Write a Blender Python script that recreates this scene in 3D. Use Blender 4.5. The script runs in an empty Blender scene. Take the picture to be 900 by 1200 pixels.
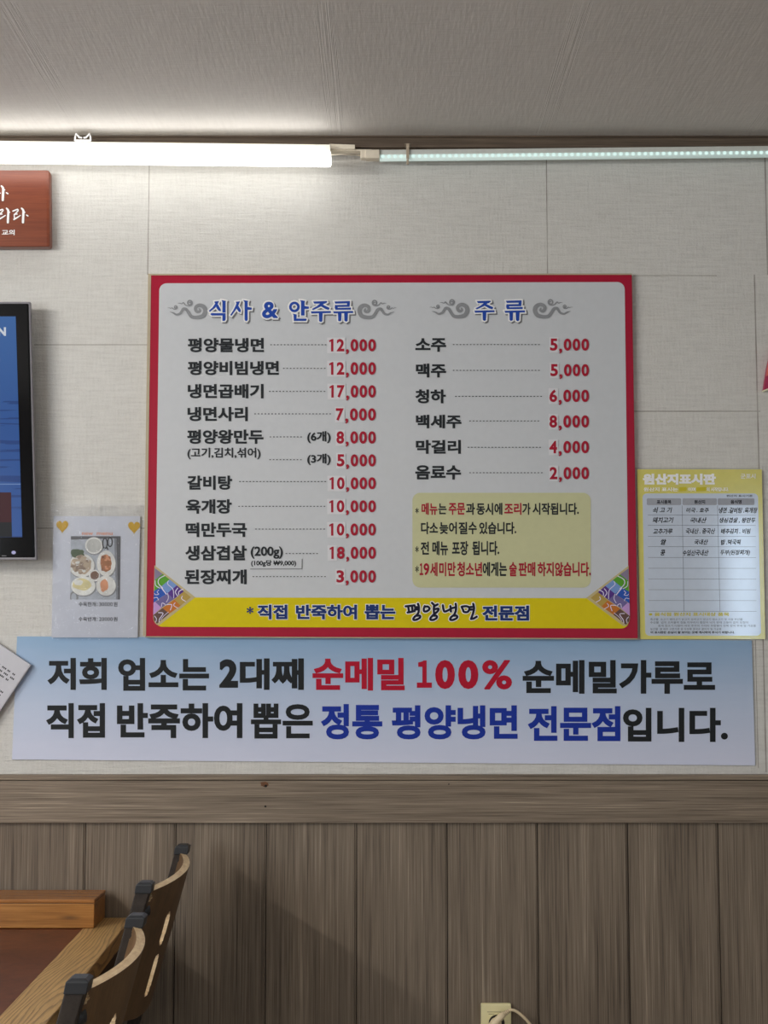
import bpy, bmesh, math, random
from math import sin, cos, tan, pi, atan2, radians, sqrt
from mathutils import Vector, Matrix
from mathutils.geometry import tessellate_polygon
random.seed(7)
C = bpy.context.scene
COL = C.collection

# ------------------------------------------------------------------ camera, light, exposure
F = 1700.0
PITCH = math.atan(156 / F)
CAM = Vector((0.0, -3.4, 1.36))
cd = bpy.data.cameras.new('camera'); camera = bpy.data.objects.new('camera', cd); COL.objects.link(camera)
camera.location = CAM; camera.rotation_euler = (pi / 2 + PITCH, 0, 0)
cd.sensor_fit = 'HORIZONTAL'; cd.sensor_width = 36; cd.lens = 36 * F / 900; cd.clip_start = .05
C.camera = camera
C.view_settings.view_transform = 'Standard'; C.view_settings.look = 'None'
C.view_settings.gamma = 1; C.view_settings.use_curve_mapping = False
C.view_settings.exposure = -0.25
w = bpy.data.worlds.new('world'); C.world = w; w.use_nodes = True
w.node_tree.nodes['Background'].inputs[0].default_value = (.75, .82, 1, 1)
w.node_tree.nodes['Background'].inputs[1].default_value = .25

def area(name, loc, target, sx, sy, power, col):
    l = bpy.data.lights.new(name, 'AREA'); l.shape = 'RECTANGLE'; l.size = sx; l.size_y = sy; l.energy = power; l.color = col
    o = bpy.data.objects.new(name, l); COL.objects.link(o); o.location = loc
    o.rotation_euler = (Vector(target) - Vector(loc)).to_track_quat('-Z', 'Y').to_euler()
    return o
TUBE = 4.2
area('window_daylight', (-2.55, -3.3, 1.6), (.5, 0, 1.15), 1.5, 1.1, 62, (.90, .95, 1))
area('rear_window_daylight', (2.2, -5.5, 1.72), (.9, 0, 1.25), .16, .9, 12, (.62, .80, 1))
area('added_ceiling_fill', (-2.45, -2.1, 2.36), (.6, -1.6, 2.62), 1.2, .12, 44, (1, .97, .92))  # added unseen lamp, brightens the ceiling from the left
area('room_ceiling_light', (-.5, -4.2, 2.5), (-.5, -4.2, 0), 1.6, .5, 35, (1, .95, .88))

# ------------------------------------------------------------------ pixel rays onto real planes
FW = Vector((0, cos(PITCH), sin(PITCH))); UP = Vector((0, -sin(PITCH), cos(PITCH)))
def ray(px, py): return Vector((1, 0, 0)) * ((px - 450) / F) + UP * ((600 - py) / F) + FW
def P(px, py, d=0.0):            # point on the plane d metres in front of the back wall
    r = ray(px, py); return CAM + r * ((-d - CAM.y) / r.y)
def Q(px, py, z):                # point on the horizontal plane at height z
    r = ray(px, py); return CAM + r * ((z - CAM.z) / r.z)

# ------------------------------------------------------------------ materials
def lin(c): return tuple((v / 12.92 if v <= .04045 else ((v + .055) / 1.055) ** 2.4) for v in (x / 255 for x in c))
def pc(r, g, b, k=.40):          # surface colour from how it reads under the room's light
    return tuple(min(.92, v / k) for v in lin((r, g, b)))
fotoc = lambda r, g, b: pc(r, g, b, .52)
class N:
    def __init__(s, name):
        s.m = bpy.data.materials.new(name); s.m.use_nodes = True; s.t = s.m.node_tree
        s.b = s.t.nodes['Principled BSDF']; s.out = s.t.nodes['Material Output']
    def n(s, typ, props=None, **ins):
        x = s.t.nodes.new(typ)
        for k, v in (props or {}).items(): setattr(x, k, v)
        for k, v in ins.items():
            k = int(k[1:]) if k[0] == 'i' and k[1:].isdigit() else k.replace('_', ' ')
            s.set(x.inputs[k], v)
        return x
    def set(s, sock, v):
        if isinstance(v, bpy.types.NodeSocket): s.t.links.new(v, sock)
        elif isinstance(v, bpy.types.Node): s.t.links.new(v.outputs[0], sock)
        else: sock.default_value = v
    def math(s, op, a, b=0.0, c=None):
        x = s.n('ShaderNodeMath', {'operation': op}); s.set(x.inputs[0], a); s.set(x.inputs[1], b)
        if c is not None: s.set(x.inputs[2], c)
        return x.outputs[0]
    def coord(s, kind='Object'): return s.n('ShaderNodeTexCoord').outputs[kind]
    def noise(s, vec, scale, detail=3, rough=.55, sc=1.0, dist=0.0):
        mp = s.n('ShaderNodeMapping', Vector=vec, Scale=scale)
        x = s.n('ShaderNodeTexNoise', Vector=mp.outputs[0], Scale=sc, Detail=detail, Roughness=rough, Distortion=dist)
        return x.outputs[0]
    def ramp(s, fac, stops):
        x = s.n('ShaderNodeValToRGB', Fac=fac); e = x.color_ramp.elements
        while len(e) < len(stops): e.new(.5)
        for i, (p, c) in enumerate(stops): e[i].position = p; e[i].color = (*c, 1)
        return x.outputs[0]
    def mix(s, fac, a, b, mode='MIX'):
        x = s.n('ShaderNodeMix', {'data_type': 'RGBA', 'blend_type': mode})
        s.set(x.inputs[0], fac); s.set(x.inputs[6], a if not isinstance(a, tuple) else (*a, 1)[:4]); s.set(x.inputs[7], b if not isinstance(b, tuple) else (*b, 1)[:4])
        return x.outputs[2]
    def bump(s, h, strength, dist=.002):
        x = s.n('ShaderNodeBump', Strength=strength, Distance=dist, Height=h); s.set(s.b.inputs['Normal'], x.outputs[0])
    def base(s, c, rough=.5, spec=.5, metal=0.0):
        s.set(s.b.inputs['Base Color'], (*c, 1) if isinstance(c, tuple) else c)
        s.set(s.b.inputs['Roughness'], rough); s.b.inputs['Specular IOR Level'].default_value = spec; s.b.inputs['Metallic'].default_value = metal
        return s
def plain(name, c, rough=.5, spec=.5, metal=0.0, var=.05, bump=0.0):
    k = N(name); co = k.coord()
    nz = k.noise(co, (60, 60, 60), 4)
    hi = tuple(min(1, v * (1 + var)) for v in c); lo = tuple(v * (1 - var) for v in c)
    k.base(k.ramp(nz, [(.3, lo), (.7, hi)]), rough, spec, metal)
    if bump: k.bump(k.noise(co, (350, 350, 350), 3), bump, .001)
    return k.m
def emit(name, c, st):
    k = N(name); k.base((.01, .01, .01), .4, .15); k.b.inputs['Emission Color'].default_value = (*c, 1); k.b.inputs['Emission Strength'].default_value = st
    return k.m

def wallpaper(name, seams=()):
    k = N(name); co = k.coord()
    h = k.noise(co, (14, 14, 170), 3, .6); v = k.noise(co, (190, 190, 22), 3, .6); g = k.noise(co, (260, 260, 260), 2)
    big = k.noise(co, (1.7, 1.7, 2.2), 3)
    wv = k.math('ADD', k.math('MULTIPLY', h, .5), k.math('MULTIPLY', v, .32)); wv = k.math('ADD', wv, k.math('MULTIPLY', g, .25))
    c = k.ramp(wv, [(.36, (.50, .485, .455)), (.54, (.665, .65, .615)), (.7, (.78, .77, .735))])
    c = k.mix(.5, c, k.ramp(big, [(.3, (.60, .585, .55)), (.7, (.70, .69, .66))]))
    mask = None
    if seams:
        sp = k.n('ShaderNodeSeparateXYZ', Vector=co)
        for kind, pos, lo, hi, wd in seams:
            a, b = (sp.outputs[0], sp.outputs[2]) if kind == 'v' else (sp.outputs[2], sp.outputs[0])
            m = k.math('COMPARE', a, pos, wd); m = k.math('MULTIPLY', m, k.math('GREATER_THAN', b, lo)); m = k.math('MULTIPLY', m, k.math('LESS_THAN', b, hi))
            mask = m if mask is None else k.math('MAXIMUM', mask, m)
        mask = k.math('MULTIPLY', mask, k.math('ADD', .1, k.noise(co, (9, 9, 9), 2)))
        c = k.mix(mask, c, (.16, .13, .10))
    k.base(c, .55, .35); k.bump(wv, .9, .0042)
    return k.m

def wood(name, dark, light, grain=(60, 60, 1.6), fine=(420, 420, 5), rough=.5, bump=.25, mid=.5, spec=.4, knots=0.0):
    k = N(name); co = k.coord()
    a = k.noise(co, grain, 5, .62, 1, .35); b = k.noise(co, fine, 3, .7)
    big = k.noise(co, tuple(max(.8, g * .08) for g in grain), 2)
    f = k.math('ADD', k.math('MULTIPLY', a, .5), k.math('MULTIPLY', b, .42)); f = k.math('ADD', f, k.math('MULTIPLY', big, .12))
    md = tuple(x * (1 - mid) + y * mid for x, y in zip(dark, light))
    c = k.ramp(f, [(.36, dark), (.52, md), (.68, light)])
    k.base(c, rough, spec); k.bump(f, bump, .0015)
    return k.m
def cathedral(name, dark, light, axis_rot=0.0, rough=.4, center=(0, 0, 0), stretch=.09, sc=70, stops=(.25, .5, .8)):
    k = N(name); co = k.coord()
    mp = k.n('ShaderNodeMapping', Vector=co, Scale=(1, stretch, 1), Rotation=(0, 0, axis_rot), Location=center)
    nz = k.noise(co, (9, 1.6, 9), 3); 
    wv = k.n('ShaderNodeTexWave', {'wave_type': 'RINGS', 'rings_direction': 'SPHERICAL', 'wave_profile': 'SAW'}, Vector=mp.outputs[0], Scale=sc / 6.28, Distortion=5.0, Detail=3, Detail_Scale=2.2, Detail_Roughness=.55)
    f = k.noise(co, (330, 9, 330), 3, .7)
    t = k.math('ADD', k.math('MULTIPLY', wv.outputs['Fac'], .62), k.math('MULTIPLY', f, .4))
    md = tuple((x + 2.2 * y) / 3.2 for x, y in zip(dark, light))
    k.base(k.ramp(t, [(stops[0], dark), (stops[1], md), (stops[2], light)]), rough, .45); k.bump(t, .12, .001)
    return k.m

# ------------------------------------------------------------------ object helpers
def link(name, verts, faces, mats, parent=None, fm=None, smooth=False):
    me = bpy.data.meshes.new(name); me.from_pydata([tuple(v) for v in verts], [], faces); me.validate()
    for m in (mats if isinstance(mats, (list, tuple)) else [mats]): me.materials.append(m)
    if fm and len(fm) == len(me.polygons):
        for p, i in zip(me.polygons, fm): p.material_index = i
    o = bpy.data.objects.new(name, me); COL.objects.link(o)
    if smooth:
        for p in me.polygons: p.use_smooth = True
    if parent: attach(o, parent)
    return o
def attach(o, parent):
    o.parent = parent
    o.matrix_parent_inverse = Matrix.Translation(-(world_loc(parent)))
def world_loc(o):
    return Vector(o.get('_b', (0, 0, 0))) if '_b' in o else Vector((0, 0, 0))
def tag(o, label, cat, group=None):
    o['label'] = label; o['category'] = cat
    if group: o['group'] = group
    return o
BASES = {}
def thing(name, label, cat, loc=(0, 0, 0), group=None):
    o = bpy.data.objects.new(name, None); COL.objects.link(o); o.location = loc; o.empty_display_size = .05
    BASES[o] = Vector(loc); return tag(o, label, cat, group)
def world_loc(o): return BASES.get(o, Vector((0, 0, 0)))
def struct(o): o['kind'] = 'structure'; return o
def fix_normals(o):
    bm = bmesh.new(); bm.from_mesh(o.data); bmesh.ops.recalc_face_normals(bm, faces=bm.faces); bm.to_mesh(o.data); bm.free(); return o
class MB:
    def __init__(s): s.v = []; s.f = []; s.m = []
    def add(s, vs, fs, mi=0):
        n = len(s.v); s.v += [Vector(v) for v in vs]; s.f += [tuple(i + n for i in f) for f in fs]; s.m += [mi] * len(fs); return s
    def box(s, a, b, mi=0):
        x0, y0, z0 = (min(p, q) for p, q in zip(a, b)); x1, y1, z1 = (max(p, q) for p, q in zip(a, b))
        return s.add([(x, y, z) for z in (z0, z1) for y in (y0, y1) for x in (x0, x1)],
                     [(0, 2, 3, 1), (4, 5, 7, 6), (0, 1, 5, 4), (2, 6, 7, 3), (0, 4, 6, 2), (1, 3, 7, 5)], mi)
    def prism(s, front, back, mi=0):     # two matching loops of points
        n = len(front); tri = tessellate_polygon([[Vector(p) for p in front]])
        fs = [tuple(t) for t in tri] + [tuple(i + n for i in reversed(t)) for t in tri] + [(i, (i + 1) % n, (i + 1) % n + n, i + n) for i in range(n)]
        return s.add(list(front) + list(back), fs, mi)
    def flat(s, pts, mi=0):
        return s.add(pts, [tuple(t) for t in tessellate_polygon([[Vector(p) for p in pts]])], mi)
    def tube(s, path, r, seg=10, mi=0, ry=None, cap=True):
        path = [Vector(p) for p in path]; rings = []; prev = None
        for i, p in enumerate(path):
            t = (path[min(i + 1, len(path) - 1)] - path[max(i - 1, 0)]).normalized()
            if prev is None: u = t.orthogonal().normalized()
            else: u = (prev - t * prev.dot(t)).normalized()
            prev = u; w_ = t.cross(u); rr = r[i] if isinstance(r, (list, tuple)) else r
            rings.append([p + u * rr * cos(2 * pi * k / seg) + w_ * rr * sin(2 * pi * k / seg) for k in range(seg)])
        vs = [v for q in rings for v in q]; fs = []
        for i in range(len(rings) - 1):
            for k in range(seg): fs.append((i * seg + k, i * seg + (k + 1) % seg, (i + 1) * seg + (k + 1) % seg, (i + 1) * seg + k))
        if cap: fs += [tuple(reversed(range(seg))), tuple(range(len(vs) - seg, len(vs)))]
        return s.add(vs, fs, mi)
    def build(s, name, mats, parent=None, smooth=False, bevel=0.0, seg=2):
        o = link(name, s.v, s.f, mats, parent, s.m, smooth); fix_normals(o)
        if bevel:
            md = o.modifiers.new('edge', 'BEVEL'); md.width = bevel; md.segments = seg; md.limit_method = 'ANGLE'; md.angle_limit = radians(40)
        return o
def rrect(x0, y0, x1, y1, r, n=6):
    out = []
    for cx, cy, a in ((x1 - r, y0 + r, -90), (x1 - r, y1 - r, 0), (x0 + r, y1 - r, 90), (x0 + r, y0 + r, 180)):
        out += [(cx + r * cos(radians(a + 90 * i / n)), cy + r * sin(radians(a + 90 * i / n))) for i in range(n + 1)]
    return out
def bil(q, u, v):                 # q: TL TR BR BL
    return tuple((q[0][i] * (1 - u) + q[1][i] * u) * (1 - v) + (q[3][i] * (1 - u) + q[2][i] * u) * v for i in (0, 1))
def rquad(q, r, n=6):             # rounded quadrilateral in pixels
    W = q[1][0] - q[0][0]; H = q[3][1] - q[0][1]
    return [bil(q, x / W, y / H) for x, y in rrect(0, 0, W, H, r, n)]
def slab(pts, d1, d0, name, mat, parent, bevel=0.0):    # outline in pixels, front at depth d1, back at d0
    fr = [P(x, y, d1) for x, y in pts]; bk = [Vector((p.x, -d0, p.z)) for p in fr]
    return MB().prism(fr, bk).build(name, mat, parent, bevel=bevel)

# ---- lettering: glyph outlines thickened by a pen of radius t, fitted to a box on a wall plane
GC = {}
def glyph_mesh(text):
    if text in GC: return GC[text]
    c = bpy.data.curves.new('lettering', 'FONT'); c.body = text; c.fill_mode = 'FRONT'; c.resolution_u = 4
    o = bpy.data.objects.new('lettering', c); COL.objects.link(o)
    dg = bpy.context.evaluated_depsgraph_get(); me = bpy.data.meshes.new_from_object(o.evaluated_get(dg))
    idx = {}; vs = []; mp = []
    for v in me.vertices:
        k = (round(v.co.x, 5), round(v.co.y, 5))
        if k not in idx: idx[k] = len(vs); vs.append((v.co.x, v.co.y))
        mp.append(idx[k])
    fs = [tuple(mp[i] for i in p.vertices) for p in me.polygons]
    bpy.data.objects.remove(o); bpy.data.curves.remove(c); bpy.data.meshes.remove(me)
    GC[text] = (vs, fs); return GC[text]
def thicken(vs, fs, t):
    """2-D faces plus a strip of half width t along every outline edge"""
    V = [tuple(v) for v in vs]; Fc = []; s0 = len(V)
    for f in fs:
        if len(set(f)) < 3: continue
        a = sum(V[f[i]][0] * V[f[(i + 1) % len(f)]][1] - V[f[(i + 1) % len(f)]][0] * V[f[i]][1] for i in range(len(f)))
        Fc.append(tuple(f) if a > 0 else tuple(reversed(f)))
    if t <= 0: return V, Fc
    e = {}
    for f in Fc:
        for i in range(len(f)): e[(f[i], f[(i + 1) % len(f)])] = 1
    B = [k for k in e if (k[1], k[0]) not in e]
    nxt = {}; prv = {}
    for a, b in B: nxt[a] = b; prv[b] = a
    def d(a, b):
        x, y = V[b][0] - V[a][0], V[b][1] - V[a][1]; l = sqrt(x * x + y * y) or 1e-9; return x / l, y / l
    def ext(p, q):
        cr = p[0] * q[1] - p[1] * q[0]; dt = max(-1, min(1, p[0] * q[0] + p[1] * q[1]))
        return min(t, t * tan(math.acos(dt) / 2.0001)) if cr > 0 else 0.0
    for a, b in B:
        u = d(a, b); e0 = ext(d(prv[a], a), u) if a in prv else 0; e1 = ext(u, d(b, nxt[b])) if b in nxt else 0
        x0, y0 = V[a][0] - u[0] * e0, V[a][1] - u[1] * e0; x1, y1 = V[b][0] + u[0] * e1, V[b][1] + u[1] * e1
        nx, ny = u[1] * t, -u[0] * t; n = len(V)
        V += [(x0 + nx, y0 + ny), (x1 + nx, y1 + ny), (x1 - nx * .3, y1 - ny * .3), (x0 - nx * .3, y0 - ny * .3)]; Fc.append((n, n + 3, n + 2, n + 1))
    return V, Fc
ONE = ([(-.015, 0), (.115, 0), (.115, .70), (.03, .70), (-.13, .60), (-.09, .51), (-.015, .565)], None)
def set_text(mb, text, box, d, t=.03, mi=0, shear=0.0, wob=0.0, one=False, rot=None):
    """box = ink bounds x0,y0,x1,y1 in photograph pixels on the plane d"""
    vs, fs = glyph_mesh(text)
    V, Fc = thicken(vs, fs, t)
    if shear: V = [(x + shear * y, y) for x, y in V]
    if wob:
        s = random.random() * 50
        V = [(x + wob * sin(9 * y + 5 * x + s), y + wob * sin(7 * x + s * 2) + wob * .8 * sin(15 * x + s)) for x, y in V]
    xa, xb = min(v[0] for v in V), max(v[0] for v in V); ya, yb = min(v[1] for v in V), max(v[1] for v in V)
    x0, y0, x1, y1 = box; out = []; dd = lay(V, len(vs), d)
    for (x, y), d_ in zip(V, dd):
        px = x0 + (x - xa) / (xb - xa) * (x1 - x0); py = y1 - (y - ya) / (yb - ya) * (y1 - y0)
        if rot: px, py = rot(px, py)
        out.append(P(px, py, d_))
    mb.add(out, Fc, mi)
LAY = 0
def lay(V, n0, d):                # printed strokes lie a few microns under one another where they cross
    global LAY
    LAY = (LAY + 1) % 13
    return [d - LAY * 4e-6 - (0 if i < n0 else (1 + ((i - n0) // 4) % 11) * 9e-6) for i in range(len(V))]
def set_poly(mb, loops, xf, d, t=0.0, mi=0):
    for L in loops:
        tri = tessellate_polygon([[Vector((x, y, 0)) for x, y in L]])
        V, Fc = thicken(L, [tuple(k) for k in tri], t)
        dd = lay(V, len(L), d); mb.add([P(*xf(x, y), q_) for (x, y), q_ in zip(V, dd)], Fc, mi)
def brush(pts, w=None, extra=0.0):        # variable-width stroke -> outline loops (quads + round ends)
    P3 = [(p[0], p[1], (p[2] if len(p) > 2 else w) + extra) for p in pts]
    Z = []                                # Catmull-Rom smoothing
    for i in range(len(P3) - 1):
        a, b, c, e = P3[max(0, i - 1)], P3[i], P3[i + 1], P3[min(len(P3) - 1, i + 2)]
        for k in range(4):
            s = k / 4
            Z.append(tuple(.5 * (2 * b[j] + (c[j] - a[j]) * s + (2 * a[j] - 5 * b[j] + 4 * c[j] - e[j]) * s * s + (3 * b[j] - a[j] - 3 * c[j] + e[j]) * s ** 3) for j in range(3)))
    Z.append(P3[-1]); L = []; R = []
    for i, (x, y, q) in enumerate(Z):
        a, b = Z[max(0, i - 1)], Z[min(len(Z) - 1, i + 1)]; dx, dy = b[0] - a[0], b[1] - a[1]; l = sqrt(dx * dx + dy * dy) or 1
        L.append((x - dy / l * q / 2, y + dx / l * q / 2)); R.append((x + dy / l * q / 2, y - dx / l * q / 2))
    loops = [[L[i], L[i + 1], R[i + 1], R[i]] for i in range(len(Z) - 1)]
    for x, y, q in (Z[0], Z[-1]): loops.append([(x + q / 2 * cos(k * pi / 5), y + q / 2 * sin(k * pi / 5)) for k in range(10)])
    return loops
def ring(cx, cy, rx, ry, w, n=20):
    o = [(cx + rx * cos(2 * pi * k / n), cy + ry * sin(2 * pi * k / n)) for k in range(n)]; i = [(cx + (rx - w) * cos(2 * pi * k / n), cy + (ry - w) * sin(2 * pi * k / n)) for k in range(n)]
    return [[o[k], o[(k + 1) % n], i[(k + 1) % n], i[k]] for k in range(n)]
def ell(cx, cy, rx, ry, n=24, wob=0.0):
    return [(cx + rx * (1 + wob * random.uniform(-1, 1)) * cos(2 * pi * k / n), cy + ry * (1 + wob * random.uniform(-1, 1)) * sin(2 * pi * k / n)) for k in range(n)]

# ------------------------------------------------------------------ the room
CZ = P(450, 163).z
WZ = P(450, 963).z
seams = []
for kind, a, b, c_, wd in [('v', 174, 193, 322, .0011), ('v', 641, 185, 322, .0012), ('v', 898, 178, 322, .0018), ('h', 323, 742, 840, .001), ('h', 482, 742, 891, .0012),
                          ('v', 891, 322, 905, .0016), ('h', 619, 43, 178, .0011), ('h', 404, 40, 178, .0011), ('h', 549, 742, 891, .0008), ('v', 887, 750, 900, .001), ('h', 193, 500, 640, .0006)]:
    if kind == 'v': m = (b + c_) / 2; seams.append(('v', P(a, m).x, P(a, c_).z, P(a, b).z, wd))
    else: seams.append(('h', P(450, a).z, P(b, a).x, P(c_, a).x, wd))
WP = wallpaper('wallpaper', seams); WP2 = wallpaper('wallpaper_plain')
X0, X1, Y0 = -2.7, 3.0, -5.6
struct(MB().box((X0, 0, 0), (X1, .12, CZ)).build('wall_back', WP))
struct(MB().box((X0 - .12, Y0, 0), (X0, 0, CZ)).build('wall_left', WP2))
struct(MB().box((X1, Y0, 0), (X1 + .12, 0, CZ)).build('wall_right', WP2))
struct(MB().box((X0, Y0 - .12, 0), (X1, Y0, CZ)).build('wall_rear', WP2))
k = N('floor_tile'); co = k.coord(); br = k.n('ShaderNodeTexBrick', {'offset': 0.0}, Vector=co, Color1=(.30, .25, .2, 1), Color2=(.27, .22, .18, 1), Mortar=(.1, .09, .08, 1), Scale=1.0, Mortar_Size=.004, Brick_Width=.45, Row_Height=.45)
k.base(br.outputs[0], .35)
struct(MB().box((X0, Y0, -.1), (X1, 0, 0)).build('floor', k.m))
# ceiling: textured paper with faint joints running away from the viewer
k = N('ceiling_paper'); co = k.coord()
v = k.noise(co, (150, 14, 150), 3, .6); h = k.noise(co, (24, 190, 150), 3, .6); g = k.noise(co, (3, 1.2, 1), 3); rib = k.noise(co, (420, 2, 1), 2)
wv = k.math('ADD', k.math('MULTIPLY', v, .5), k.math('MULTIPLY', h, .4))
sp = k.n('ShaderNodeSeparateXYZ', Vector=co)
msk = None
for xx in (P(388, 160).x, P(628, 160).x, P(95, 160).x, P(872, 160).x):
    m = k.math('COMPARE', sp.outputs[0], xx + .012, .02); msk = m if msk is None else k.math('MAXIMUM', msk, m)
hgt = k.math('ADD', wv, k.math('MULTIPLY', msk, k.math('MULTIPLY', rib, 1.6)))
c = k.ramp(wv, [(.3, (.62, .59, .56)), (.6, (.71, .68, .645))]); c = k.mix(.35, c, k.ramp(g, [(.3, (.55, .52, .485)), (.7, (.66, .63, .6))]))
k.base(c, .6, .3); k.bump(hgt, .45, .003)
struct(MB().box((X0, Y0, CZ), (X1, .12, CZ + .1)).build('ceiling', k.m))

# panelling under the rail
def streaks(name, a_, b_, c_, stops, bump=.5):
    k = N(name); co = k.coord()
    f = k.math('ADD', k.math('MULTIPLY', k.noise(co, a_, 4, .6, 1, .3), .26), k.math('MULTIPLY', k.noise(co, b_, 3, .65), .52)); f = k.math('ADD', f, k.math('MULTIPLY', k.noise(co, c_, 2), .22))
    k.base(k.ramp(f, stops), .55, .35); k.bump(f, bump, .0018)
    return k.m
GR = [(.34, lin((58, 48, 40))), (.46, lin((112, 99, 85))), (.57, lin((136, 122, 106))), (.70, lin((186, 170, 150)))]
PAN = streaks('greige_panel_wood', (110, 110, 1.6), (420, 420, 4), (14, 14, 1.2), GR)
RAILW = streaks('greige_rail_wood', (1.8, 110, 110), (4.5, 420, 420), (1.5, 20, 20), [(p_ , tuple(min(1, v * 1.12) for v in c_)) for p_, c_ in GR])
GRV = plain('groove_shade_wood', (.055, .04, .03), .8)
step = (P(842, 1000, .012).x - P(100, 1000, .012).x) / 7; xg = P(100, 1000, .012).x
joints = [xg + i * step for i in range(-9, 20) if X0 + .03 < xg + i * step < X1 - .03]
prof = [(X0, .012)]
for xj in joints: prof += [(xj - .0052, .012), (xj - .004, .0095), (xj - .0012, .0095), (xj - .0008, .003), (xj + .0008, .003), (xj + .0012, .012)]
prof.append((X1, .012))
mb = MB(); n = len(prof); vs = []
for z in (.0, WZ + .01): vs += [(x, -d, z) for x, d in prof] + [(X1, 0, z), (X0, 0, z)]
nn = n + 2; mb.add(vs, [(i, (i + 1) % nn, (i + 1) % nn + nn, i + nn) for i in range(nn)], 0)
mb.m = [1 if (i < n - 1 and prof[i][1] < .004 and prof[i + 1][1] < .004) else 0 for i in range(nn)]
struct(mb.build('wall_panelling', [PAN, GRV]))
rt, rm = P(450, 908, .02).z, P(450, 914, .024).z
mb = MB().box((X0, -.024, WZ), (X1, 0, rm - .0018)).box((X0, -.019, rm - .0018), (X1, 0, rm + .0002)).box((X0, -.026, rm), (X1, 0, rt))
rail = struct(mb.build('trim_1', RAILW, bevel=.0012))
kb = MB(); set_poly(kb, [ell(310, 919, 5, 3.4, 14, .25)], lambda x, y: (x, y), .0243); kb.build('knot', plain('knot_brown', lin((95, 58, 28)), .6, var=.5), rail)
kb = MB(); set_poly(kb, [ell(311.5, 921, 1.8, 1.6, 10), ell(311, 945, 1.3, 1.2, 10), ell(526, 919, .8, .8, 8)], lambda x, y: (x, y), .0246); kb.build('nail_hole', plain('hole_black', (.01, .008, .006), .9), rail)
MOLD = wood('dark_cornice_wood', lin((62, 52, 44)), lin((122, 106, 90)), (2, 90, 90), (8, 400, 400), .5, .2)
zb = P(700, 174, .02).z
MB().box((X0, -.022, zb + .002), (X1, 0, CZ - .004)).box((X0, -.016, zb - .002), (X1, 0, zb + .002)).box((X0, -.026, CZ - .004), (X1, 0, CZ)).build('trim_2', MOLD, bevel=.001)['kind'] = 'structure'
MB().box((X0, -.012, .0), (X1, 0, .09)).build('baseboard_back', RAILW, bevel=.002)['kind'] = 'structure'
bpy.data.objects['baseboard_back'].location.y = -.0125

# ------------------------------------------------------------------ tube lights
METAL = plain('painted_batten', pc(165, 160, 150), .4)
GREY = plain('grey_plastic', pc(150, 143, 130), .45)
DIFF = emit('lit_diffuser', (1, .985, .95), TUBE)
fx = thing('tube_light', 'lit white batten tube light along the top of the wall at left', 'light', P(190, 184, .04))
fl = [P(-230, 169, .115), P(387.5, 175.5, .115), Vector((P(387.5, 186, .115).x, -.115, P(387.5, 196.8, .066).z)), Vector((P(-230, 186, .115).x, -.115, P(-230, 190.5, .066).z))]
MB().prism(fl, [Vector((p.x, -.066, p.z)) for p in fl]).build('diffuser', DIFF, fx, bevel=.006, seg=3)
q = [P(-230, 162, .07), P(387.5, 169, .07), P(387.5, 177, .07), P(-230, 171, .07)]
MB().prism(q, [Vector((p.x, -.02, p.z)) for p in q]).build('housing', METAL, fx, bevel=.002)
q = [P(386, 168.5, .045), P(416, 169.5, .045), P(416, 174.5, .045), P(386, 174, .045)]
MB().prism(q, [Vector((p.x, -.022, p.z)) for p in q]).build('mounting_strip', GREY, fx, bevel=.001)
q = [P(386, 174, .035), P(436, 175, .035), P(436, 177, .035), P(386, 176.5, .035)]
MB().prism(q, [Vector((p.x, -.012, p.z)) for p in q]).build('mounting_strip', GREY, fx, bevel=.0008)
MB().tube([P(385, 181.5, .07), P(400, 181, .055), P(424, 182, .045)], .0016, 8).build('wire', GREY, fx, True)
cl = MB()
for s in (-1, 1):
    pts = [(97 + s * 1, 161.5), (97 + s * 4, 161), (97 + s * 8, 156.5), (97 + s * 9, 161), (97 + s * 9, 165)]
    cl.tube([P(x, y, .073) for x, y in pts], .0022, 8)
cl.tube([P(88, 164.5, .073), P(106, 164.5, .073)], .0022, 8)
cl.build('spring_clip', plain('clip_white', pc(190, 190, 188), .35), fx, True)

ALU = plain('strip_housing', pc(140, 142, 138), .4)
k = N('led_lens'); k.base((.62, .72, .69), .25, .5); k.b.inputs['Emission Color'].default_value = (.62, .82, .78, 1); k.b.inputs['Emission Strength'].default_value = .34
lt = thing('led_tube', 'slim led tube strip with dotted light at upper right of the wall', 'light', P(670, 181, .04))
X_END = 1130
def ly(x, off): return 184.8 - (x - 445) * .0102 + off
q = [P(445, ly(445, -9.5), .05), P(X_END, ly(X_END, -9.5), .05), P(X_END, ly(X_END, -3.0), .05), P(445, ly(445, -3.0), .05)]
MB().prism(q, [Vector((p.x, -.022, p.z)) for p in q]).build('housing', ALU, lt, bevel=.002)
a, b = P(445, ly(445, 0), .042), P(X_END, ly(X_END, 0), .042)
MB().tube([a, b], .0092, 16).build('lens', k.m, lt, True)
ch = MB()
for i in range(96):
    p = a.lerp(b, (i + .5) / 96); u = (b - a).normalized() * .0046
    m_ = [p + Vector((0, -.0094, 0)) + u * cos(t * pi / 4) + Vector((0, 0, .0042 * sin(t * pi / 4))) for t in range(8)]
    ch.prism(m_, [v + Vector((0, .002, 0)) for v in m_])
ch.build('led_chips', emit('led_chip_glow', (.74, .98, .92), 1.15), lt)
MB().box(P(428, 175, .056), P(445, 189.5, .03)).box(P(422.5, 176, .053), P(429, 188.5, .032)).build('end_cap', GREY, lt, bevel=.002)
MB().box(P(476, 168, .056), P(479.5, 186, .053)).box(P(476.4, 186, .0555), P(479, 193, .052)).box(P(474.5, 168, .057), P(481, 173, .03)).build('holder_clip', plain('clip_grey', pc(120, 110, 96), .4), lt, bevel=.0008)

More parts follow.
